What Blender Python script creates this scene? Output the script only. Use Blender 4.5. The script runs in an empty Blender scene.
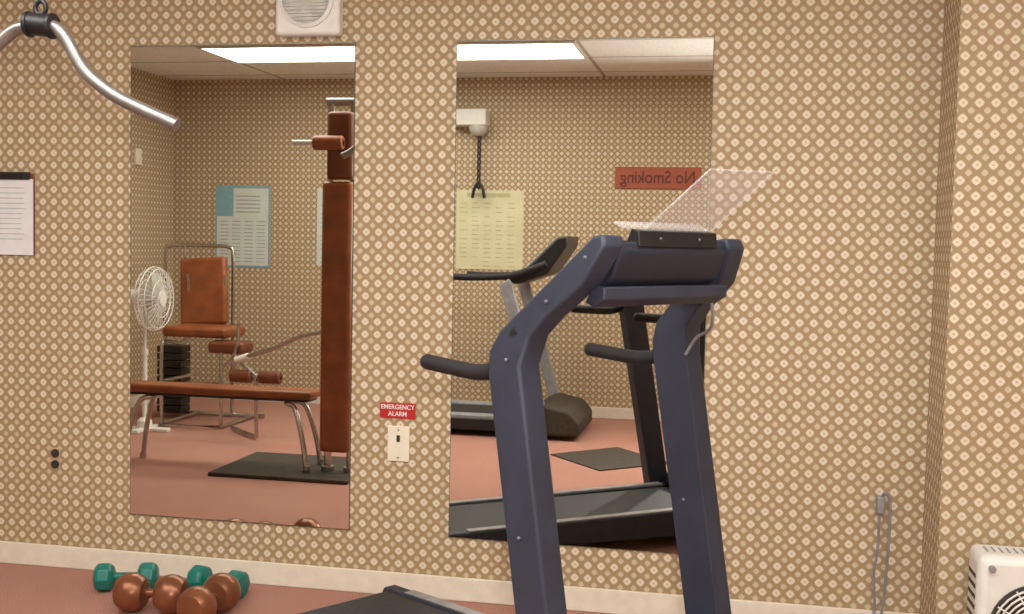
import bpy, bmesh, math, random
from mathutils import Vector, Matrix
random.seed(4)
scene=bpy.context.scene
scene.view_settings.view_transform='Standard'
COL=scene.collection
V=Vector
# ---------------------------------------------------------------- materials
def s2l(c):
    c=c/255.0
    return c/12.92 if c<=0.04045 else ((c+0.055)/1.055)**2.4
def rgb(r,g,b): return (s2l(r),s2l(g),s2l(b),1)
class NT:
    def __init__(s,name):
        s.m=bpy.data.materials.new(name); s.m.use_nodes=True
        s.t=s.m.node_tree; s.n=s.t.nodes; s.b=s.n['Principled BSDF']
    def node(s,ty,**k):
        n=s.n.new(ty)
        for a,b in k.items(): setattr(n,a,b)
        return n
    def set(s,sock,v):
        if isinstance(v,bpy.types.NodeSocket): s.t.links.new(v,sock)
        else: sock.default_value=v
    def math(s,op,a,b=0.0,c=0.0):
        n=s.node('ShaderNodeMath',operation=op)
        s.set(n.inputs[0],a); s.set(n.inputs[1],b); s.set(n.inputs[2],c)
        return n.outputs[0]
    def smooth(s,v,a,b,lo=0.0,hi=1.0):
        n=s.node('ShaderNodeMapRange',interpolation_type='SMOOTHSTEP')
        s.set(n.inputs[0],v); n.inputs[1].default_value=a; n.inputs[2].default_value=b
        n.inputs[3].default_value=lo; n.inputs[4].default_value=hi
        return n.outputs[0]
    def mix(s,f,a,b):
        n=s.node('ShaderNodeMix',data_type='RGBA')
        s.set(n.inputs[0],f); s.set(n.inputs[6],a); s.set(n.inputs[7],b)
        return n.outputs[2]
    def pos(s):
        g=s.node('ShaderNodeNewGeometry'); x=s.node('ShaderNodeSeparateXYZ')
        s.t.links.new(g.outputs['Position'],x.inputs[0]); return g.outputs['Position'],x.outputs
    def noise(s,scale,detail=3,vec=None):
        n=s.node('ShaderNodeTexNoise'); n.inputs['Scale'].default_value=scale; n.inputs['Detail'].default_value=detail
        if vec is None:
            g=s.node('ShaderNodeTexCoord'); vec=g.outputs['Object']
        s.t.links.new(vec,n.inputs['Vector']); return n.outputs[0]
    def bump(s,h,st,dist=0.01):
        n=s.node('ShaderNodeBump'); n.inputs['Strength'].default_value=st; n.inputs['Distance'].default_value=dist
        s.t.links.new(h,n.inputs['Height']); s.t.links.new(n.outputs[0],s.b.inputs['Normal'])
def mat(name,c,rough=0.5,metal=0.0,var=0.12,scale=25,bump=0.0,emit=0,**kw):
    t=NT(name); n=t.noise(scale)
    f=t.smooth(n,0.3,0.7)
    d=tuple(v*(1-var) for v in c[:3])+(1,); l=tuple(min(1,v*(1+var)) for v in c[:3])+(1,)
    t.set(t.b.inputs['Base Color'],t.mix(f,d,l))
    t.b.inputs['Roughness'].default_value=rough; t.b.inputs['Metallic'].default_value=metal
    if bump: t.bump(n,bump)
    if emit:
        t.b.inputs['Emission Color'].default_value=c; t.b.inputs['Emission Strength'].default_value=emit
    for k,v in kw.items(): t.b.inputs[k].default_value=v
    return t.m
def wallpaper():
    t=NT('patterned_wallpaper'); P,o=t.pos(); p=0.045
    u=t.math('DIVIDE',t.math('ADD',o[0],o[1]),p); v=t.math('DIVIDE',o[2],p)
    fu=t.math('ABSOLUTE',t.math('SUBTRACT',t.math('FRACT',u),0.5)); fv=t.math('ABSOLUTE',t.math('SUBTRACT',t.math('FRACT',v),0.5))
    d1=t.math('ADD',fu,fv)
    r1=t.math('SQRT',t.math('ADD',t.math('MULTIPLY',fu,fu),t.math('MULTIPLY',fv,fv)))
    e1=t.math('ADD',t.math('MULTIPLY',d1,0.5),t.math('MULTIPLY',r1,0.5))
    cu=t.math('SUBTRACT',0.5,fu); cv=t.math('SUBTRACT',0.5,fv)
    d2=t.math('ADD',cu,cv)
    r2=t.math('SQRT',t.math('ADD',t.math('MULTIPLY',cu,cu),t.math('MULTIPLY',cv,cv)))
    e2=t.math('ADD',t.math('MULTIPLY',d2,0.5),t.math('MULTIPLY',r2,0.5))
    A=t.smooth(e1,0.26,0.36,1,0); Bm=t.smooth(e2,0.18,0.28,1,0)
    dot=t.smooth(r1,0.05,0.09,1,0)
    tan=rgb(160,136,101); cream=rgb(219,208,187)
    n=t.noise(1.3,3,P)
    base=t.mix(A,tan,cream); base=t.mix(Bm,base,rgb(200,184,156)); base=t.mix(dot,base,rgb(188,168,136))
    n2=t.noise(120,2,P)
    base=t.mix(t.math('MULTIPLY',t.smooth(n,0.35,0.7),0.08),base,rgb(172,148,116))
    base=t.mix(t.math('MULTIPLY',n2,0.08),base,rgb(150,126,94))
    t.set(t.b.inputs['Base Color'],base); t.b.inputs['Roughness'].default_value=0.6
    return t.m
def carpet():
    t=NT('dusty_pink_carpet'); P,o=t.pos()
    n=t.noise(260,4,P); m=t.noise(3,4,P)
    b=t.mix(t.smooth(n,0.3,0.7),rgb(148,100,86),rgb(198,148,130))
    b=t.mix(t.math('MULTIPLY',t.smooth(m,0.35,0.7),0.3),b,rgb(162,112,96))
    t.set(t.b.inputs['Base Color'],b); t.b.inputs['Roughness'].default_value=0.95
    t.bump(n,0.6,0.01); return t.m
def ceilmat():
    t=NT('ceiling_tiles'); P,o=t.pos()
    a=t.math('ABSOLUTE',t.math('SUBTRACT',t.math('FRACT',t.math('DIVIDE',t.math('ADD',o[0],0.98+0.61),1.22)),0.5))
    b=t.math('ABSOLUTE',t.math('SUBTRACT',t.math('FRACT',t.math('DIVIDE',t.math('ADD',o[1],2.93+0.305),0.61)),0.5))
    la=t.smooth(a,0.010,0.012,1,0); lb=t.smooth(b,0.020,0.024,1,0)
    ln=t.math('MAXIMUM',la,lb)
    n=t.noise(70,5,P)
    tile=t.mix(t.smooth(n,0.35,0.6),rgb(228,230,228),rgb(244,247,247))
    t.set(t.b.inputs['Base Color'],t.mix(ln,tile,rgb(175,170,155))); t.b.inputs['Roughness'].default_value=0.85
    t.bump(n,0.3,0.004); return t.m
M_wall=wallpaper(); M_carpet=carpet(); M_ceil=ceilmat()
M_base=mat('cream_painted_wood',rgb(222,214,198),0.45,var=0.04)
M_mirror=mat('mirror_silver',(0.78,0.775,0.71,1),0.0,1.0,var=0.01)
M_mirror_edge=mat('mirror_edge',rgb(90,100,90),0.2,0.3)
M_navy=mat('charcoal_navy_painted_steel',rgb(49,54,70),0.5,0.1,var=0.1,scale=14)
M_navy_d=mat('dark_slate_plastic',rgb(36,40,54),0.55,var=0.1)
M_black=mat('black_foam',rgb(26,25,28),0.7,var=0.2,bump=0.1)
M_blackp=mat('black_plastic',rgb(24,24,27),0.4)
M_belt=mat('black_treadmill_belt',rgb(36,36,38),0.6,scale=120,var=0.3)
M_chrome=mat('brushed_chrome',rgb(190,188,185),0.22,1.0,var=0.05)
M_steel=mat('worn_steel',rgb(150,146,144),0.36,0.8,var=0.1)
M_grey=mat('grey_metal',rgb(150,150,152),0.4,0.4)
M_bolt=mat('dull_bolt_metal',rgb(104,106,114),0.45,0.4)
M_mgrey=mat('mid_grey_plastic',rgb(140,142,148),0.45)
M_lgrey=mat('light_grey_plastic',rgb(196,196,190),0.45)
M_brown=mat('brown_vinyl',rgb(138,76,42),0.4,var=0.18,scale=9,bump=0.05)
M_brown2=mat('dark_brown_vinyl',rgb(112,60,36),0.42,var=0.15,scale=9)
M_copper=mat('bronze_coated_iron',rgb(134,84,58),0.3,0.5,var=0.15,scale=12)
M_teal=mat('teal_vinyl',rgb(14,110,100),0.35,var=0.1)
M_white=mat('white_plastic',rgb(228,227,222),0.4,var=0.03)
M_ivory=mat('ivory_plastic',rgb(230,222,202),0.4,var=0.03)
M_red=mat('red_sign',rgb(180,36,40),0.4,var=0.05)
M_paper=mat('white_paper',rgb(222,222,226),0.7,var=0.03)
M_palebl=mat('pale_blue_grey_paper',rgb(206,214,208),0.6,var=0.04,scale=5)
M_cream=mat('yellowed_paper',rgb(210,206,170),0.6,var=0.06,scale=6)
M_blue=mat('blue_poster_ink',rgb(128,170,182),0.5,var=0.06)
M_ink=mat('grey_print_ink',rgb(160,164,164),0.6)
M_inky=mat('faded_olive_ink',rgb(186,180,136),0.6)
M_dark=mat('dark_slot',rgb(48,42,38),0.6)
M_rust=mat('rust_red_sign',rgb(158,80,56),0.5,var=0.08)
M_signink=mat('dark_maroon_ink',rgb(96,38,28),0.5)
M_mat=mat('dark_rubber',rgb(58,50,42),0.75,scale=60,var=0.25)
M_light=mat('troffer_diffuser',(1,0.985,0.94,1),0.4,emit=10.3,var=0.01)
M_cable=mat('grey_cable',rgb(130,130,132),0.5)
def plexi():
    t=NT('clear_acrylic'); n=t.noise(10)
    t.set(t.b.inputs['Base Color'],t.mix(n,rgb(226,228,232),rgb(244,245,248)))
    t.b.inputs['Roughness'].default_value=0.06
    t.b.inputs['Alpha'].default_value=0.22
    return t.m
M_plexi=plexi()
# ---------------------------------------------------------------- geometry helpers
def frame_of(d):
    d=V(d).normalized(); a=V((0,0,1)) if abs(d.z)<0.9 else V((1,0,0))
    x=d.cross(a).normalized(); y=d.cross(x).normalized(); return x,y,d
def box(bm,c,s,rot=None):
    m=Matrix.Translation(V(c))
    if rot is not None: m=m@rot.to_4x4()
    m=m@Matrix.Diagonal((s[0],s[1],s[2],1))
    return bmesh.ops.create_cube(bm,size=1,matrix=m)['verts']
def bx(bm,a,b):
    a=V(a);b=V(b); return box(bm,(a+b)/2,[abs(q) for q in (b-a)])
def lathe(bm,prof,origin,axis,seg=24):
    x,y,d=frame_of(axis); o=V(origin); rings=[]
    for r,h in prof:
        if r<=1e-5: rings.append([bm.verts.new(o+d*h)])
        else: rings.append([bm.verts.new(o+d*h+x*(r*math.cos(2*math.pi*i/seg))+y*(r*math.sin(2*math.pi*i/seg))) for i in range(seg)])
    for A,B in zip(rings,rings[1:]):
        for i in range(seg):
            j=(i+1)%seg
            if len(A)==1 and len(B)==1: continue
            if len(A)==1: bm.faces.new((A[0],B[i],B[j]))
            elif len(B)==1: bm.faces.new((A[i],B[0],A[j]))
            else: bm.faces.new((A[i],B[i],B[j],A[j]))
    for R in (rings[0],rings[-1]):
        if len(R)>1: bm.faces.new(R)
def cyl(bm,p0,p1,r,seg=20,r2=None):
    p0=V(p0);p1=V(p1); lathe(bm,[(r,0),(r if r2 is None else r2,(p1-p0).length)],p0,p1-p0,seg)
def ball(bm,c,r,seg=24,n=14):
    lathe(bm,[(r*math.sin(math.pi*i/n),-r*math.cos(math.pi*i/n)) for i in range(n+1)],c,(0,0,1),seg)
def catmull(pts,k=6,closed=False):
    pts=[V(p) for p in pts]; out=[]; n=len(pts)
    rng=range(n) if closed else range(n-1)
    for i in rng:
        p1=pts[i];p2=pts[(i+1)%n]
        p0=pts[i-1] if (i>0 or closed) else p1*2-p2
        p3=pts[(i+2)%n] if (i+2<n or closed) else p2*2-p1
        for j in range(k):
            t=j/k
            out.append(0.5*((2*p1)+(p2-p0)*t+(2*p0-5*p1+4*p2-p3)*t*t+(3*p1-p0-3*p2+p3)*t**3))
    if not closed: out.append(pts[-1])
    return out
def tube(bm,pts,r,seg=12,k=6,closed=False):
    pts=catmull(pts,k,closed) if k>1 else [V(p) for p in pts]
    n=len(pts); rings=[]; prev=None
    for i,p in enumerate(pts):
        if closed: d=(pts[(i+1)%n]-pts[i-1])
        else: d=pts[min(i+1,n-1)]-pts[max(i-1,0)]
        d.normalize()
        if prev is None: x,_,_=frame_of(d)
        else:
            x=prev-d*prev.dot(d); x.normalize()
        prev=x; y=d.cross(x)
        rings.append([bm.verts.new(p+x*(r*math.cos(2*math.pi*j/seg))+y*(r*math.sin(2*math.pi*j/seg))) for j in range(seg)])
    m=n if closed else n-1
    for i in range(m):
        A=rings[i];B=rings[(i+1)%n]
        for j in range(seg): bm.faces.new((A[j],A[(j+1)%seg],B[(j+1)%seg],B[j]))
    if not closed: bm.faces.new(rings[0]); bm.faces.new(rings[-1])
def prism(bm,poly,f,l0,l1):
    A=[bm.verts.new(f(a,l0,b)) for a,b in poly]; B=[bm.verts.new(f(a,l1,b)) for a,b in poly]
    n=len(poly); bm.faces.new(A); bm.faces.new(B)
    for i in range(n): bm.faces.new((A[i],A[(i+1)%n],B[(i+1)%n],B[i]))
def finish(name,bm,m,base,bevel=0,parent=None,seg=3,smooth=True):
    bmesh.ops.recalc_face_normals(bm,faces=bm.faces)
    bmesh.ops.translate(bm,verts=bm.verts,vec=-V(base))
    me=bpy.data.meshes.new(name); bm.to_mesh(me); bm.free()
    me.materials.append(m)
    if smooth:
        for p in me.polygons: p.use_smooth=True
        me.set_sharp_from_angle(angle=math.radians(35))
    ob=bpy.data.objects.new(name,me); COL.objects.link(ob)
    if bevel:
        b=ob.modifiers.new('bevel','BEVEL'); b.width=bevel; b.segments=seg; b.limit_method='ANGLE'; b.angle_limit=math.radians(35)
        b.harden_normals=False
    if parent is not None: ob.parent=parent
    else: ob.location=base
    return ob
class Thing:
    def __init__(s,name,label,cat,base,group=None):
        s.base=V(base); s.o=bpy.data.objects.new(name,None); s.o.empty_display_size=0.1
        s.o.location=base; COL.objects.link(s.o); s.o['label']=label; s.o['category']=cat
        if group: s.o['group']=group
    def part(s,name,bm,m,bevel=0,label=None,parent=None,smooth=True):
        o=finish(name,bm,m,s.base,bevel,parent or s.o,smooth=smooth)
        if label: o['label']=label
        return o
    def text(s,name,txt,size,loc,rot,m,parent=None,xs=1.0):
        c=bpy.data.curves.new(name,'FONT'); c.body=txt; c.size=size; c.align_x='CENTER'; c.align_y='CENTER'; c.extrude=0.0006; c.offset=size*0.012
        t=bpy.data.objects.new('tmp',c); COL.objects.link(t)
        dg=bpy.context.evaluated_depsgraph_get(); dg.update()
        me=bpy.data.meshes.new_from_object(t.evaluated_get(dg)); bpy.data.objects.remove(t)
        me.transform(Matrix.Translation(V(loc)-s.base)@rot.to_4x4()@Matrix.Diagonal((xs,1,1,1)))
        me.materials.clear(); me.materials.append(m)
        o=bpy.data.objects.new(name,me); COL.objects.link(o); o.parent=parent or s.o; return o
def B(): return bmesh.new()
def structure(name,bm,m,base=(0,0,0),bevel=0):
    o=finish(name,bm,m,base,bevel,smooth=False); o['kind']='structure'; return o
FRONT=Matrix.Rotation(math.pi/2,3,'X')
BACK=Matrix.Rotation(math.pi,3,'Z')@FRONT
# ---------------------------------------------------------------- room shell
XL,XR,YB,ZC=-4.32,1.75,-4.37,2.463
PX,PY=0.61,-0.29
def wallbox(name,a,b,m=M_wall):
    bm=B(); bx(bm,a,b); return structure(name,bm,m)
wallbox('floor',(XL-.1,YB-.1,-.1),(XR+.1,.1,0),M_carpet)
wallbox('ceiling',(XL-.1,YB-.1,ZC),(XR+.1,.1,ZC+.1),M_ceil)
wallbox('wall_front',(XL-.1,0,0),(XR+.1,.1,ZC))
wallbox('wall_back',(XL-.1,YB-.1,0),(XR+.1,YB,ZC))
wallbox('wall_left',(XL-.1,YB,0),(XL,0,ZC))
wallbox('wall_right',(XR,YB,0),(XR+.1,0,ZC))
wallbox('wall_pilaster',(PX,PY,0),(XR,0,ZC))
T=0.014
def bb(name,a,b):
    bm=B(); bx(bm,a,b); structure(name,bm,M_base,bevel=0.004)
bb('baseboard_front',(XL,-T,0),(PX,0,.082)); bb('baseboard_pilaster_side',(PX-T,PY-T,0),(PX,-T,.082))
bb('baseboard_pilaster',(PX,PY-T,0),(XR,PY,.082)); bb('baseboard_back',(XL,YB,0),(XR,YB+T,.082))
bb('baseboard_left',(XL,YB+T,0),(XL+T,-T,.082)); bb('baseboard_right',(XR-T,YB+T,0),(XR,PY-T,.082))
# ceiling fixtures, seen and added
def troffer(x0,y0):
    t=Thing('ceiling_light','recessed fluorescent ceiling light with glowing rectangular diffuser','ceiling light',(x0+.61,y0-.305,ZC),'fluorescent ceiling lights')
    bm=B(); 
    for a,b in (((x0+.01,y0-.01),(x0+1.21,y0-.03)),((x0+.01,y0-.58),(x0+1.21,y0-.60)),((x0+.01,y0-.03),(x0+.03,y0-.58)),((x0+1.19,y0-.03),(x0+1.21,y0-.58))):
        bx(bm,(a[0],a[1],ZC-.014),(b[0],b[1],ZC))
    t.part('frame',bm,M_white)
    bm=B(); bx(bm,(x0+.03,y0-.03,ZC-.008),(x0+1.19,y0-.58,ZC-.001)); t.part('diffuser',bm,M_light)
for x0,y0 in ((-3.42,-2.93),(-2.20,-2.93),(.24,-2.93),(-3.42,-1.71),(-2.20,-1.71),(-.98,-1.71),(.24,-1.71)):  # first pair seen in the mirrors; the rest unseen, added to brighten the room
    troffer(x0,y0)
# ---------------------------------------------------------------- mirrors
def mirror(x0,x1,z0,z1,label):
    t=Thing('wall_mirror',label,'mirror',((x0+x1)/2,0,z0))
    bm=B(); bx(bm,(x0,-.0055,z0),(x1,0,z1)); t.part('backing',bm,M_mirror_edge)
    bm=B(); bx(bm,(x0+.002,-.0065,z0+.002),(x1-.002,-.0056,z1-.002)); t.part('glass',bm,M_mirror,smooth=False)
mirror(-2.184,-1.329,.222,1.940,'tall frameless wall mirror reflecting the weight machine and fan')
mirror(-.965,-.099,.222,1.940,'tall frameless wall mirror behind the navy grey treadmill')
# ---------------------------------------------------------------- wall items
sx=-1.492
t=Thing('wall_speaker','square white wall speaker with round grille above the mirror','speaker',(sx,0,1.96))
bm=B(); bx(bm,(sx-.118,-.05,1.96),(sx+.118,0,2.205)); t.part('housing',bm,M_white,.012)
bm=B(); lathe(bm,[(.098,0),(.098,.008),(.086,.012),(.084,.004),(0,.004)],(sx,-.05,2.082),(0,-1,0),40); t.part('trim_ring',bm,M_white)
bm=B(); lathe(bm,[(0,0),(.084,0),(.082,.006),(.03,.014),(0,.015)],(sx,-.051,2.082),(0,-1,0),40)
for i in range(-6,7):
    h=math.sqrt(max(0,.08**2-(i*.012)**2))
    bx(bm,(sx-h,-.066,2.082+i*.012-.002),(sx+h,-.054,2.082+i*.012+.002))
t.part('grille',bm,M_lgrey)
t=Thing('clipboard','dark clipboard holding a white printed sheet on the wall','clipboard',(-2.70,0,1.18))
bm=B(); bx(bm,(-2.812,-.006,1.17),(-2.575,0,1.475)); t.part('board',bm,M_brown2,.002)
bm=B(); bx(bm,(-2.805,-.009,1.172),(-2.578,-.0065,1.455)); t.part('paper_sheet',bm,M_paper)
bm=B()
for i in range(11):
    bx(bm,(-2.79,-.0097,1.42-i*.019),(-2.61-.02*random.random(),-.0091,1.4225-i*.019))
t.part('printing',bm,M_ink)
bm=B(); bx(bm,(-2.80,-.018,1.452),(-2.59,-.0065,1.480)); cyl(bm,(-2.75,-.018,1.465),(-2.62,-.018,1.465),.009,12); t.part('clip',bm,M_blackp,.003)
t=Thing('emergency_alarm_sign','small red emergency alarm sign with white lettering','sign',(-1.155,0,.63))
bm=B(); bx(bm,(-1.222,-.004,.630),(-1.092,0,.685)); t.part('panel',bm,M_red,.001)
t.text('lettering','EMERGENCY',.0225,(-1.157,-.005,.670),FRONT,M_white,xs=.95)
t.text('lettering','ALARM',.0225,(-1.157,-.005,.646),FRONT,M_white,xs=.95)
t=Thing('switch_plate','ivory wall plate with small dark key switch under the red sign','switch',(-1.15,0,.48))
bm=B(); bx(bm,(-1.192,-.007,.478),(-1.112,0,.604)); t.part('plate',bm,M_ivory,.003)
bm=B(); bx(bm,(-1.158,-.012,.548),(-1.146,-.007,.572)); t.part('switch_key',bm,M_dark,.002)
for z in (.59,.492):
    bm=B(); cyl(bm,(-1.152,-.0095,z),(-1.152,-.006,z),.004,12); t.part('screw',bm,M_grey)
t=Thing('wall_outlet','small beige wall outlet with two dark round sockets','outlet',(-2.49,0,.36))
bm=B(); bx(bm,(-2.508,-.005,.368),(-2.472,0,.452)); t.part('plate',bm,mat('beige_plate',rgb(180,160,128),0.5),.002)
for z in (.432,.390):
    bm=B(); lathe(bm,[(.016,0),(.016,.004),(.006,.005),(.0,.003)],(-2.49,-.005,z),(0,-1,0),20); t.part('socket',bm,M_dark)
# cord at right
t=Thing('power_cord','grey cable drooping from a small wall connector to the floor','cable',(.48,0,.30))
bm=B(); bx(bm,(.462,-.03,.405),(.488,0,.462)); t.part('connector',bm,M_grey,.004)
bm=B()
tube(bm,[(.478,-.02,.455),(.484,-.035,.475),(.502,-.03,.45),(.505,-.025,.36),(.500,-.02,.2),(.490,-.022,.08),(.46,-.05,.012),(.40,-.07,.009)],.0045,8)
tube(bm,[(.472,-.02,.41),(.472,-.02,.30),(.462,-.02,.2),(.468,-.022,.10),(.45,-.06,.012),(.38,-.09,.009)],.0045,8)
t.part('cable',bm,M_cable)
t=Thing('wall_bracket','small off-white wall bracket high on the pilaster','bracket',(.72,PY,2.02))
bm=B(); bx(bm,(.64,PY-.03,1.995),(.79,PY,2.12)); t.part('bracket_body',bm,M_ivory,.012)
# ---------------------------------------------------------------- heater
hx0,hx1,hy0,hy1,hz=.688,1.02,-.47,-.315,.405
t=Thing('fan_heater','white portable fan heater with round grille standing on the carpet','heater',((hx0+hx1)/2,(hy0+hy1)/2,0))
bm=B(); bx(bm,(hx0,hy0,.015),(hx1,hy1,hz)); t.part('housing',bm,M_white,.025)
bm=B()
cx,cz=(hx0+hx1)/2,.20
lathe(bm,[(.135,0),(.135,.008),(.125,.01),(.123,.003),(0,.003)],(cx,hy0,cz),(0,-1,0),40); t.part('fan_recess',bm,M_dark)
bm=B()
for i in range(1,10):
    r=.123*i/9; tube(bm,[(cx+r*math.cos(a*math.pi/8),hy0-.012,cz+r*math.sin(a*math.pi/8)) for a in range(16)],.003,6,2,True)
for a in range(12):
    A=a*math.pi/6; cyl(bm,(cx+.02*math.cos(A),hy0-.014,cz+.02*math.sin(A)),(cx+.13*math.cos(A),hy0-.010,cz+.13*math.sin(A)),.0025,6)
cyl(bm,(cx,hy0-.004,cz),(cx,hy0-.018,cz),.024,20)
t.part('fan_guard',bm,M_white)
bm=B()
for i in range(14): bx(bm,(hx0+.03+i*.020,hy0+.05,hz-.001),(hx0+.036+i*.020,hy1-.05,hz+.001))
t.part('top_vent_slots',bm,M_mgrey)
bm=B()
for i in range(9): bx(bm,(hx0-.001,hy0+.03,.09+i*.03),(hx0+.001,hy1-.03,.102+i*.03))
t.part('side_vent_slots',bm,M_dark)
for x in (hx0+.05,hx1-.05):
    bm=B(); bx(bm,(x-.02,hy0+.01,0),(x+.02,hy1-.01,.02)); t.part('foot',bm,M_blackp,.004)
bm=B(); cyl(bm,(hx0+.035,hy0,hz-.035),(hx0+.035,hy0-.012,hz-.035),.010,18); t.part('knob',bm,M_grey,.002)
# ---------------------------------------------------------------- dumbbells
def axis_thing(name,label,cat,p,q,group):
    p=V(p);q=V(q); return Thing(name,label,cat,((p+q)/2).to_tuple()[:2]+(0,),group),p,q,(q-p).normalized()
for p,q,lab in (((-1.950,-.400),(-1.815,-.385),'bronze globe-ended iron dumbbell on the carpet beside a teal one'),((-1.665,-.325),(-1.675,-.480),'bronze globe-ended iron dumbbell pointing away from the wall')):
    r=.065
    t,P,Q,d=axis_thing('dumbbell',lab,'dumbbell',p+(r,),q+(r,),'dumbbells on the floor')
    bm=B(); lathe(bm,[(.013,0),(.015,(Q-P).length*.5),(.013,(Q-P).length)],P,Q-P,18); t.part('handle',bm,M_copper)
    for c in (P,Q):
        prof=[]
        for i in range(17):
            a=math.pi*i/16; prof.append((r*math.sin(a),-r*math.cos(a)))
        prof=[(0.0,-r*.82)]+[x for x in prof if abs(x[1])<=r*.80]+[(0.0,r*.82)]
        bm=B(); lathe(bm,prof,c,d,30); t.part('weight_head',bm,M_copper)
for p,q in (((-2.155,-.225),(-2.015,-.175)),((-1.825,-.160),(-1.675,-.185))):
    r=.050
    t,P,Q,d=axis_thing('dumbbell','teal vinyl-coated dumbbell with flat ends lying by the wall','dumbbell',p+(r,),q+(r,),'dumbbells on the floor')
    bm=B(); cyl(bm,P,Q,.015,18); t.part('handle',bm,M_teal)
    for c in (P,Q):
        bm=B(); lathe(bm,[(.03,-.034),(.042,-.028),(r,-.018),(r,.018),(.042,.028),(.03,.034)],c,d,8); t.part('weight_head',bm,M_teal,.004)
# ---------------------------------------------------------------- near treadmill
O=V((-.7237,-1.2548,0)); LA=V((.5626,.8267,0)).normalized(); FD=V((.8267,-.5626,0)).normalized()
def TM(F,l,z): return O+FD*F+LA*l+V((0,0,z))
def lean(sh):
    def f(F,l,z):
        k=min(1,max(0,(z-1.0)/.27)); return TM(F,l+sh*k,z)
    return f
c=TM(0,.32,0)
t=Thing('treadmill','matte navy grey steel treadmill with black handles and acrylic book tray','treadmill',(c.x,c.y,0))
post=[(.405,.06),(.230,.965),(.229,1.015),(.252,1.060),(.480,1.270),(.508,1.274),(.516,1.25),(.470,1.168),(.385,1.098),(.345,1.055),(.330,.99),(.505,.06)]
for l0,sh in ((0,.055),(.581,-.096)):
    g=lean(sh)
    bm=B(); prism(bm,post,g,l0,l0+.065); t.part('upright',bm,M_navy,.007)
    for F,z in ((.34,.62),(.29,1.0),(.47,1.225),(.38,1.13),(.44,.14)):
        bm=B(); ball(bm,g(F,l0-.001,z),.005,10,6); t.part('bolt',bm,M_bolt)
for l in (.032,.613):
    bm=B(); tube(bm,[TM(-.010,l,.968),TM(.09,l,.962),TM(.17,l,.960),TM(.222,l,.975),TM(.258,l,1.03),TM(.30,l,1.065)],.0185,16)
    ball(bm,TM(-.010,l,.968),.0185,14,8); t.part('handle',bm,M_black)
bm=B(); prism(bm,[(.36,1.15),(.475,1.255),(.502,1.262),(.508,1.24),(.485,1.182),(.45,1.158)],TM,.115,.492); t.part('console',bm,M_navy_d,.006)
bm=B(); prism(bm,[(.435,1.130),(.455,1.165),(.490,1.165),(.490,1.138),(.46,1.120)],TM,.085,.525); t.part('crossbar',bm,M_navy,.004)
bm=B(); prism(bm,[(.475,1.262),(.488,1.288),(.508,1.284),(.512,1.25)],TM,.17,.45); t.part('tray_bracket',bm,M_blackp,.002)
for l in (.24,.38):
    bm=B(); ball(bm,TM(.512,l,1.268),.0035,8,6); t.part('bolt',bm,M_bolt)
bm=B()
A0,A1,B0,B1=TM(.49,.200,1.284),TM(.49,.440,1.284),TM(.635,.240,1.415),TM(.64,.470,1.422)
n_=(A1-A0).cross(B0-A0).normalized()*.004
vs=[bm.verts.new(p) for p in (A0,A1,B1,B0,A0+n_,A1+n_,B1+n_,B0+n_)]
for f_ in ((0,1,2,3),(4,5,6,7),(0,1,5,4),(1,2,6,5),(2,3,7,6),(3,0,4,7)): bm.faces.new([vs[i] for i in f_])
prism(bm,[(.49,1.288),(.462,1.300),(.465,1.304),(.492,1.292)],TM,.14,.44)
t.part('book_tray',bm,M_plexi,label='clear acrylic book tray')
bm=B(); prism(bm,[(.345,1.16),(.46,1.257),(.455,1.264),(.34,1.167)],TM,.14,.47); t.part('display_panel',bm,M_blackp,.003)
bm=B(); tube(bm,[TM(.46,.505,1.13),TM(.455,.52,1.08),TM(.42,.55,1.05),TM(.37,.574,1.03),TM(.335,.578,.985)],.004,8); t.part('cable',bm,M_cable)
# base
bm=B(); prism(bm,[(-.76,.07),(-.80,.10),(-.78,.135),(.50,.150),(.50,.06)],TM,.10,.55); t.part('deck',bm,M_blackp,.006)
bm=B(); prism(bm,[(-.765,.133),(-.765,.137),(.48,.154),(.48,.148)],TM,.125,.525); t.part('running_belt',bm,M_belt)
for l in (.07,.53):
    bm=B(); prism(bm,[(-.80,.06),(-.82,.10),(-.80,.142),(.52,.166),(.52,.05)],TM,l,l+.05); t.part('side_rail',bm,M_navy_d,.008)
    bm=B(); prism(bm,[(-.70,.1435),(-.70,.148),(.42,.169),(.42,.160)],TM,l+.006,l+.044); t.part('foot_strip',bm,M_grey,.002)
bm=B(); prism(bm,[(.44,.05),(.44,.20),(.50,.235),(.70,.21),(.80,.14),(.82,.05)],TM,.075,.575); t.part('motor_hood',bm,M_navy_d,.02)
for l in (0,.581):
    bm=B(); prism(bm,[(.36,0),(.34,.05),(.38,.09),(.52,.09),(.72,.06),(.74,0)],TM,l,l+.065); t.part('floor_foot',bm,M_navy,.008)
for l in (.09,.53):
    q=TM(-.68,l,0); bm=B(); cyl(bm,(q.x,q.y,0),(q.x,q.y,.07),.02,14); t.part('rear_foot',bm,M_blackp)
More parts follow.
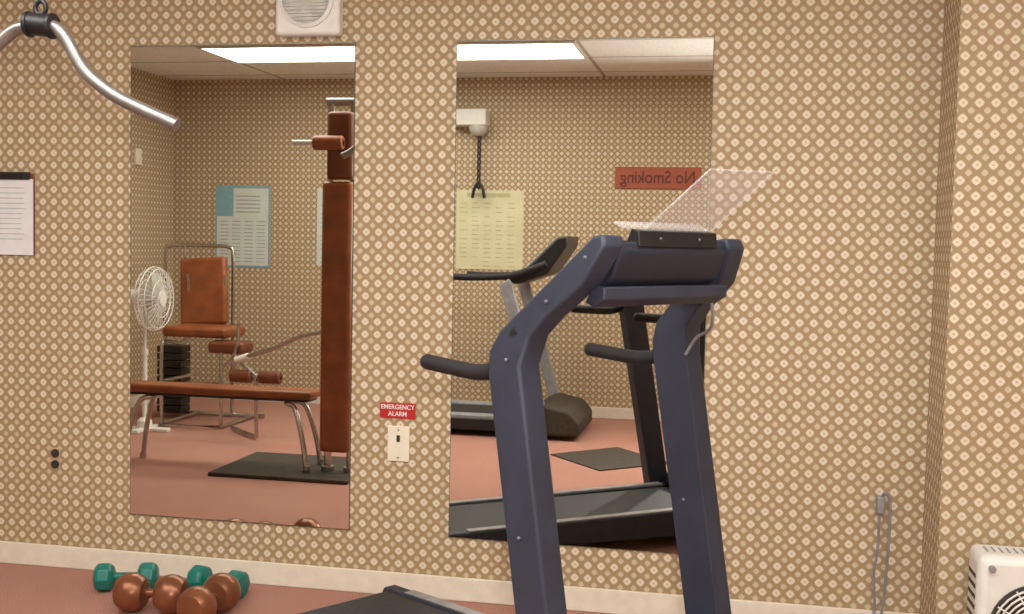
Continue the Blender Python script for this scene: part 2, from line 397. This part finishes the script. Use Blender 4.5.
# ---------------------------------------------------------------- weight machine column (seen in mirror)
t=Thing('weight_machine','tall weight machine with brown vinyl pad column and chrome post','exercise machine',(-2.06,-1.86,0))
bm=B(); bx(bm,(-2.70,-2.30,0),(-1.93,-1.68,.022)); t.part('base_plate',bm,M_mat,.006)
bm=B(); bx(bm,(-2.128,-1.86,.14),(-1.965,-1.79,1.555)); t.part('lower_pad',bm,M_brown,.02)
bm=B(); bx(bm,(-2.105,-1.86,1.565),(-1.965,-1.79,1.915)); t.part('upper_pad',bm,M_brown2,.02)
for x in (-2.115,-1.99):
    bm=B(); cyl(bm,(x,-1.895,.02),(x,-1.895,1.985),.02); cyl(bm,(x,-1.895,.022),(x,-1.895,.05),.035); t.part('frame_post',bm,M_chrome)
bm=B(); cyl(bm,(-2.14,-1.895,1.975),(-1.94,-1.895,1.975),.022); t.part('cross_tube',bm,M_steel)
bm=B(); cyl(bm,(-2.275,-1.76,1.75),(-2.0,-1.76,1.75),.014); cyl(bm,(-2.02,-1.90,1.75),(-2.02,-1.76,1.75),.012); t.part('roller_bar',bm,M_white)
bm=B(); cyl(bm,(-2.16,-1.76,1.75),(-2.0,-1.76,1.75),.038,24); t.part('foam_roller',bm,M_brown,.01)
# lat bar
hb=V((-1.652,-1.34,1.750))
t=Thing('pulldown_bar','curved steel pulldown bar with black hub hanging from a ceiling cable','exercise bar',tuple(hb))
R=[(0,0),(.034,-.005),(.064,-.03),(.108,-.100),(.149,-.138),(.215,-.179),(.354,-.238)]
Ls=[(0,0),(-.033,-.003),(-.07,-.012),(-.11,-.04),(-.16,-.080),(-.20,-.10)]
bm=B(); tube(bm,[hb+V((a,0,b)) for a,b in reversed(Ls)]+[hb+V((a,0,b)) for a,b in R[1:]],.016,14); 
t.part('bar',bm,M_steel)
bm=B(); cyl(bm,hb+V((-.033,0,.004)),hb+V((.033,0,-.004)),.027,20); cyl(bm,hb+V((-.035,0,.002)),hb+V((-.025,0,.002)),.031,20); cyl(bm,hb+V((.025,0,-.003)),hb+V((.035,0,-.004)),.031,20); t.part('hub',bm,M_blackp,.003)
bm=B(); tube(bm,[hb+V((.014*math.cos(a*math.pi/5),0,.040+.016*math.sin(a*math.pi/5))) for a in range(10)],.006,8,2,True); t.part('hook_ring',bm,M_blackp)
bm=B(); cyl(bm,hb+V((0,0,.055)),hb+V((0,0,.64)),.007,8); t.part('cable',bm,M_blackp)
bm=B(); lathe(bm,[(.045,-.012),(.045,-.006),(.036,0),(.045,.006),(.045,.012)],hb+V((0,0,.64)),(.8,-.6,0),24); t.part('pulley',bm,M_blackp)
bm=B(); bx(bm,hb+V((-.03,-.03,.62)),(hb.x+.03,hb.y+.03,ZC)); t.part('ceiling_bracket',bm,M_steel,.004)
# ---------------------------------------------------------------- bench
t=Thing('weight_bench','low brown vinyl bench with bent chrome tube legs','bench',(-2.85,-1.95,0))
bm=B(); bx(bm,(-3.50,-2.02,.400),(-2.20,-1.85,.445)); t.part('seat_pad',bm,M_brown,.015)
bm=B(); bx(bm,(-3.46,-2.00,.386),(-2.22,-1.87,.399)); t.part('pad_board',bm,M_blackp,.002)
for x,s,z0 in ((-3.22,-1,0),(-2.26,1,.024)):
    bm=B(); tube(bm,[(x+.05*s,-1.83,z0+.012),(x+.02*s,-1.84,.20),(x-.03*s,-1.86,.35),(x-.09*s,-1.89,.375),(x-.09*s,-1.98,.375),(x-.03*s,-2.01,.35),(x+.02*s,-2.03,.20),(x+.05*s,-2.04,z0+.012)],.014,12); 
    for y in (-1.83,-2.04): cyl(bm,(x+.05*s,y,z0),(x+.05*s,y,z0+.03),.019)
    t.part('leg',bm,M_chrome)
# ---------------------------------------------------------------- seated machine
t=Thing('leg_extension_machine','brown vinyl seated leg exercise machine with chrome frame','exercise machine',(-3.5,-3.4,0))
bm=B(); box(bm,(-3.575,-3.40,.885),(.34,.06,.47)); bmesh.ops.rotate(bm,verts=bm.verts,cent=V((-3.575,-3.4,.66)),matrix=Matrix.Rotation(math.radians(8),3,'X')@Matrix.Rotation(math.radians(-5),3,'Y')); t.part('backrest',bm,M_brown,.025)
bm=B(); bx(bm,(-3.71,-3.38,.595),(-3.26,-3.05,.665)); t.part('seat',bm,M_brown,.025)
bm=B(); bx(bm,(-3.37,-3.20,.50),(-3.12,-3.02,.58)); t.part('thigh_pad',bm,M_brown2,.025)
bm=B()
tube(bm,[(-3.95,-3.55,.02),(-3.95,-3.55,.6),(-3.95,-3.55,1.13),(-3.92,-3.55,1.185),(-3.85,-3.55,1.195),(-3.55,-3.55,1.195),(-3.47,-3.55,1.185),(-3.44,-3.55,1.12),(-3.44,-3.55,.6),(-3.44,-3.55,.02)],.013,12,4)
tube(bm,[(-3.80,-3.55,1.19),(-3.80,-3.55,.02)],.010,10,1)
tube(bm,[(-3.70,-3.40,1.0),(-3.70,-3.42,.56),(-3.70,-3.10,.56),(-3.70,-3.04,.50),(-3.70,-3.04,.02)],.012,12,4)
tube(bm,[(-3.44,-3.42,1.0),(-3.44,-3.42,.56),(-3.30,-3.10,.56),(-3.28,-3.04,.50),(-3.28,-3.04,.02)],.012,12,4)
for z in (.02,.30): tube(bm,[(-3.70,-3.55,z),(-3.70,-3.04,z),(-3.28,-3.04,z),(-3.28,-3.55,z)],.012,10,1)
tube(bm,[(-3.95,-3.55,.02),(-3.20,-3.55,.02)],.014,10,1)
tube(bm,[(-3.28,-3.04,.40),(-3.16,-3.0,.52),(-3.15,-3.02,.70)],.011,10,4)
t.part('frame',bm,M_chrome)
bm=B()
for i in range(9): bx(bm,(-3.92,-3.52,.04+i*.052),(-3.74,-3.38,.085+i*.052))
t.part('weight_stack',bm,M_blackp,.004)
bm=B(); tube(bm,[(-3.20,-3.04,.30),(-3.10,-2.85,.42),(-3.02,-2.74,.50),(-2.80,-2.74,.575),(-2.62,-2.74,.655),(-2.46,-2.74,.695)],.014,12,6); tube(bm,[(-3.02,-2.74,.50),(-2.90,-2.74,.40)],.011,10,1); t.part('lever_arm',bm,M_chrome)
for x in (-3.00,-2.81):
    bm=B(); cyl(bm,(x-.07,-2.74,.398),(x+.07,-2.74,.398),.04,22); t.part('foam_roller',bm,M_brown2,.01)
bm=B(); cyl(bm,(-3.07,-2.74,.398),(-2.74,-2.74,.398),.012); cyl(bm,(-2.905,-2.74,.41),(-2.905,-2.76,.02),.012); cyl(bm,(-3.20,-3.04,.02),(-2.905,-2.76,.02),.012); t.part('roller_axle',bm,M_chrome)
bm=B(); cyl(bm,(-3.04,-2.74,.493),(-2.95,-2.74,.525),.022,16); t.part('white_grip',bm,M_white,.004)
# ---------------------------------------------------------------- fan
hc=V((-3.655,-2.86,.855)); dn=V((1,0,0)).normalized(); px=-3.72
t=Thing('pedestal_fan','white pedestal fan with round wire guard on a crossed base','fan',(px,-2.86,0))
bm=B(); bx(bm,(px-.17,-2.885,0),(px+.17,-2.835,.025)); bx(bm,(px-.025,-2.99,0),(px+.025,-2.73,.025)); lathe(bm,[(.05,0),(.045,.05),(.022,.07)],(px,-2.86,.02),(0,0,1)); t.part('base',bm,M_white,.006)
bm=B(); cyl(bm,(px,-2.86,.07),(px,-2.86,.50),.016); cyl(bm,(px,-2.86,.50),(px,-2.86,.81),.011); cyl(bm,(px,-2.86,.49),(px,-2.86,.53),.022); t.part('pole',bm,M_white)
m0=hc-dn*.05
bm=B(); lathe(bm,[(0,-.19),(.045,-.185),(.055,-.14),(.055,-.02),(.04,0)],m0,dn,24); t.part('motor_housing',bm,M_white)
x,y,_=frame_of(dn)
bm=B()
for off,rr in ((-.035,.19),(0,.205),(.035,.19),(-.05,.12),(.05,.12),(.055,.05)):
    tube(bm,[hc+dn*off+(x*math.cos(a*math.pi/10)+y*math.sin(a*math.pi/10))*rr for a in range(20)],.0035,6,1,True)
for a in range(36):
    A=a*math.pi/18; u=x*math.cos(A)+y*math.sin(A)
    tube(bm,[hc+u*.04+dn*.055,hc+u*.12+dn*.05,hc+u*.19+dn*.033,hc+u*.204,hc+u*.19-dn*.033,hc+u*.12-dn*.05,hc+u*.04-dn*.053],.002,5,2)
cyl(bm,hc+dn*.052,hc+dn*.062,.045,20)
t.part('wire_guard',bm,M_white)
bm=B()
for a in range(4):
    A=a*math.pi/2; u=x*math.cos(A)+y*math.sin(A); w=x*math.cos(A+.9)+y*math.sin(A+.9)
    vs=[bm.verts.new(p) for p in (hc+u*.03-dn*.012,hc+u*.17-dn*.02,hc+(u+w).normalized()*.175,hc+w*.12+dn*.02,hc+w*.03+dn*.012)]
    bm.faces.new(vs)
lathe(bm,[(0,-.02),(.03,-.02),(.03,.02),(0,.03)],hc,dn,18)
t.part('fan_blades',bm,M_lgrey)
# ---------------------------------------------------------------- second treadmill
t=Thing('treadmill','grey treadmill with black handrails and deck along the far wall','treadmill',(-1.75,-3.64,0))
bm=B(); bx(bm,(-2.55,-3.97,.04),(-1.15,-3.31,.12)); t.part('deck',bm,M_blackp,.01)
bm=B(); bx(bm,(-2.50,-3.86,.12),(-1.25,-3.42,.126)); t.part('running_belt',bm,M_belt)
for y in (-3.37,-3.91):
    bm=B(); bx(bm,(-2.56,y-.05,.11),(-1.2,y+.05,.14)); t.part('side_rail',bm,M_mgrey,.008)
bm=B()
prism(bm,[(-1.28,.03),(-1.28,.19),(-1.20,.23),(-1.02,.19),(-.96,.12),(-.96,.03)],lambda a,l,b:V((a,l,b)),-3.98,-3.30); t.part('motor_hood',bm,M_mat,.02)
for y in (-3.34,-3.94):
    bm=B(); prism(bm,[(-1.14,.05),(-1.21,.05),(-1.50,.98),(-1.44,1.03),(-1.42,1.0)],lambda a,l,b:V((a,l,b)),y-.025,y+.025); t.part('upright',bm,M_mgrey,.008)
    bm=B(); tube(bm,[(-1.86,y,1.035),(-1.7,y,1.03),(-1.45,y,1.045),(-1.30,y,1.09),(-1.2,y,1.13)],.022,14); t.part('handrail',bm,M_black)
bm=B(); prism(bm,[(-1.50,1.02),(-1.36,1.075),(-1.14,1.30),(-1.07,1.31),(-1.08,1.24),(-1.20,1.06),(-1.40,.99)],lambda a,l,b:V((a,l,b)),-3.90,-3.38); t.part('console',bm,M_blackp,.012)
bm=B(); prism(bm,[(-1.355,1.085),(-1.155,1.292),(-1.16,1.297),(-1.36,1.09)],lambda a,l,b:V((a,l,b)),-3.84,-3.44); t.part('display_panel',bm,M_grey,.003)
for x_ in (-2.45,-1.1):
    for y in (-3.38,-3.90):
        bm=B(); cyl(bm,(x_,y,0),(x_,y,.05),.025); t.part('foot',bm,M_blackp)
# floor mat
bm=B(); vs=[(-1.06,-2.82),(-.72,-2.42),(-.34,-2.76),(-.70,-3.18)]
prism(bm,vs,lambda a,l,b:V((a,b,l)),0,.008)
o=finish('floor_mat',bm,M_mat,(-.7,-2.8,0),.002); o['label']='thin dark square rubber mat lying on the carpet'; o['category']='mat'
# ---------------------------------------------------------------- back wall items
def yb(d): return YB+d
t=Thing('no_smoking_sign','rust red no smoking sign with dark lettering','sign',(-.58,YB,1.67))
bm=B(); bx(bm,(-.885,yb(0),1.665),(-.275,yb(.012),1.82)); t.part('panel',bm,M_rust,.002)
t.text('lettering','No Smoking',.125,(-.58,yb(.0135),1.742),BACK,M_signink,xs=.85)
t=Thing('exercise_poster','pale blue exercise chart poster on the wall','poster',(-3.745,YB,1.04))
bm=B(); bx(bm,(-3.97,yb(0),1.03),(-3.52,yb(.006),1.655)); t.part('poster_sheet',bm,M_blue)
bm=B(); bx(bm,(-3.955,yb(.0062),1.045),(-3.535,yb(.0075),1.42)); bx(bm,(-3.82,yb(.0062),1.42),(-3.535,yb(.0075),1.635)) ; t.part('printed_panel',bm,M_palebl)
bm=B()
for c_ in range(4):
    for r_ in range(12):
        bx(bm,(-3.93+c_*.1,yb(.0078),1.07+r_*.028),(-3.86+c_*.1,yb(.0085),1.077+r_*.028))
for r_ in range(5): bx(bm,(-3.80,yb(.0078),1.45+r_*.03),(-3.60,yb(.0085),1.46+r_*.03))
t.part('printing',bm,M_ink)
for x0,x1,lab in ((-3.14,-2.70,'blue exercise chart poster beside the pale blue poster'),(-2.055,-1.55,'yellowed exercise chart poster above the second treadmill')):
    t=Thing('exercise_poster',lab,'poster',((x0+x1)/2,YB,1.06))
    bm=B(); bx(bm,(x0,yb(0),1.06),(x1,yb(.006),1.64)); t.part('poster_sheet',bm,M_cream if x0>-3 else M_palebl)
    bm=B()
    for c_ in range(5):
        for r_ in range(15):
            if random.random()<.85: bx(bm,(x0+.03+c_*.09,yb(.0062),1.08+r_*.033),(x0+.07+c_*.09+.02*random.random(),yb(.007),1.088+r_*.033))
    bx(bm,(x0+.08,yb(.0062),1.59),(x1-.1,yb(.007),1.62)); t.part('printing',bm,M_inky if x0>-3 else M_ink)
t=Thing('wall_unit','white wall box with round dome and hanging chain strap','wall fixture',(-1.94,YB,2.06))
bm=B(); bx(bm,(-2.09,yb(0),2.10),(-1.81,yb(.16),2.22)); t.part('housing',bm,M_white,.012)
bm=B(); lathe(bm,[(.07,.0),(.068,-.03),(.05,-.06),(.02,-.075),(0,-.078)],(-1.88,yb(.09),2.105),(0,0,1),24); t.part('dome',bm,M_lgrey)
bm=B()
for i in range(9):
    z=2.01-i*.042; tube(bm,[(-1.87+.009*math.cos(a*math.pi/4),yb(.09)+(.004 if i%2 else 0),z+.024*math.sin(a*math.pi/4)) for a in range(8)],.007,6,2,True)
tube(bm,[(-1.87,yb(.09),1.70),(-1.90,yb(.09),1.65),(-1.915,yb(.09),1.58)],.012,8); tube(bm,[(-1.87,yb(.09),1.70),(-1.84,yb(.09),1.65),(-1.825,yb(.09),1.58)],.012,8)
t.part('chain_strap',bm,M_blackp)
t=Thing('light_switch','small white plate on the side wall','switch',(XL,-3.81,1.78))
bm=B(); bx(bm,(XL,-3.85,1.77),(XL+.02,-3.77,1.89)); t.part('plate',bm,M_ivory,.004)
bm=B(); bx(bm,(XL+.02,-3.815,1.82),(XL+.03,-3.805,1.84)); t.part('toggle',bm,M_ivory,.002)
# ---------------------------------------------------------------- added flash-like fill lamp beside the lens, flattens the light
ld=bpy.data.lights.new('fill_lamp','AREA'); ld.shape='DISK'; ld.size=.10; ld.energy=36; ld.color=(1,.96,.92)
lo=bpy.data.objects.new('fill_lamp',ld); COL.objects.link(lo)
lo.matrix_world=Matrix.Translation((.06,-3.80,1.42))@Matrix.Rotation(.12,4,'Z')@Matrix.Rotation(math.pi/2-.02,4,'X')
# ---------------------------------------------------------------- camera
cam=bpy.data.cameras.new('camera'); co=bpy.data.objects.new('camera',cam); COL.objects.link(co)
cam.sensor_width=36; cam.lens=1133.15*36/1024; cam.clip_start=.02
R_=Matrix.Rotation(.1961,4,'Z')@Matrix.Rotation(math.pi/2-.0554,4,'X')@Matrix.Rotation(.0205,4,'Z')
co.matrix_world=Matrix.Translation((0,-3.8056,1.25))@R_
scene.camera=co
w=bpy.data.worlds.new('world'); scene.world=w; w.use_nodes=True
w.node_tree.nodes['Background'].inputs[0].default_value=(.9,.85,.75,1); w.node_tree.nodes['Background'].inputs[1].default_value=.2
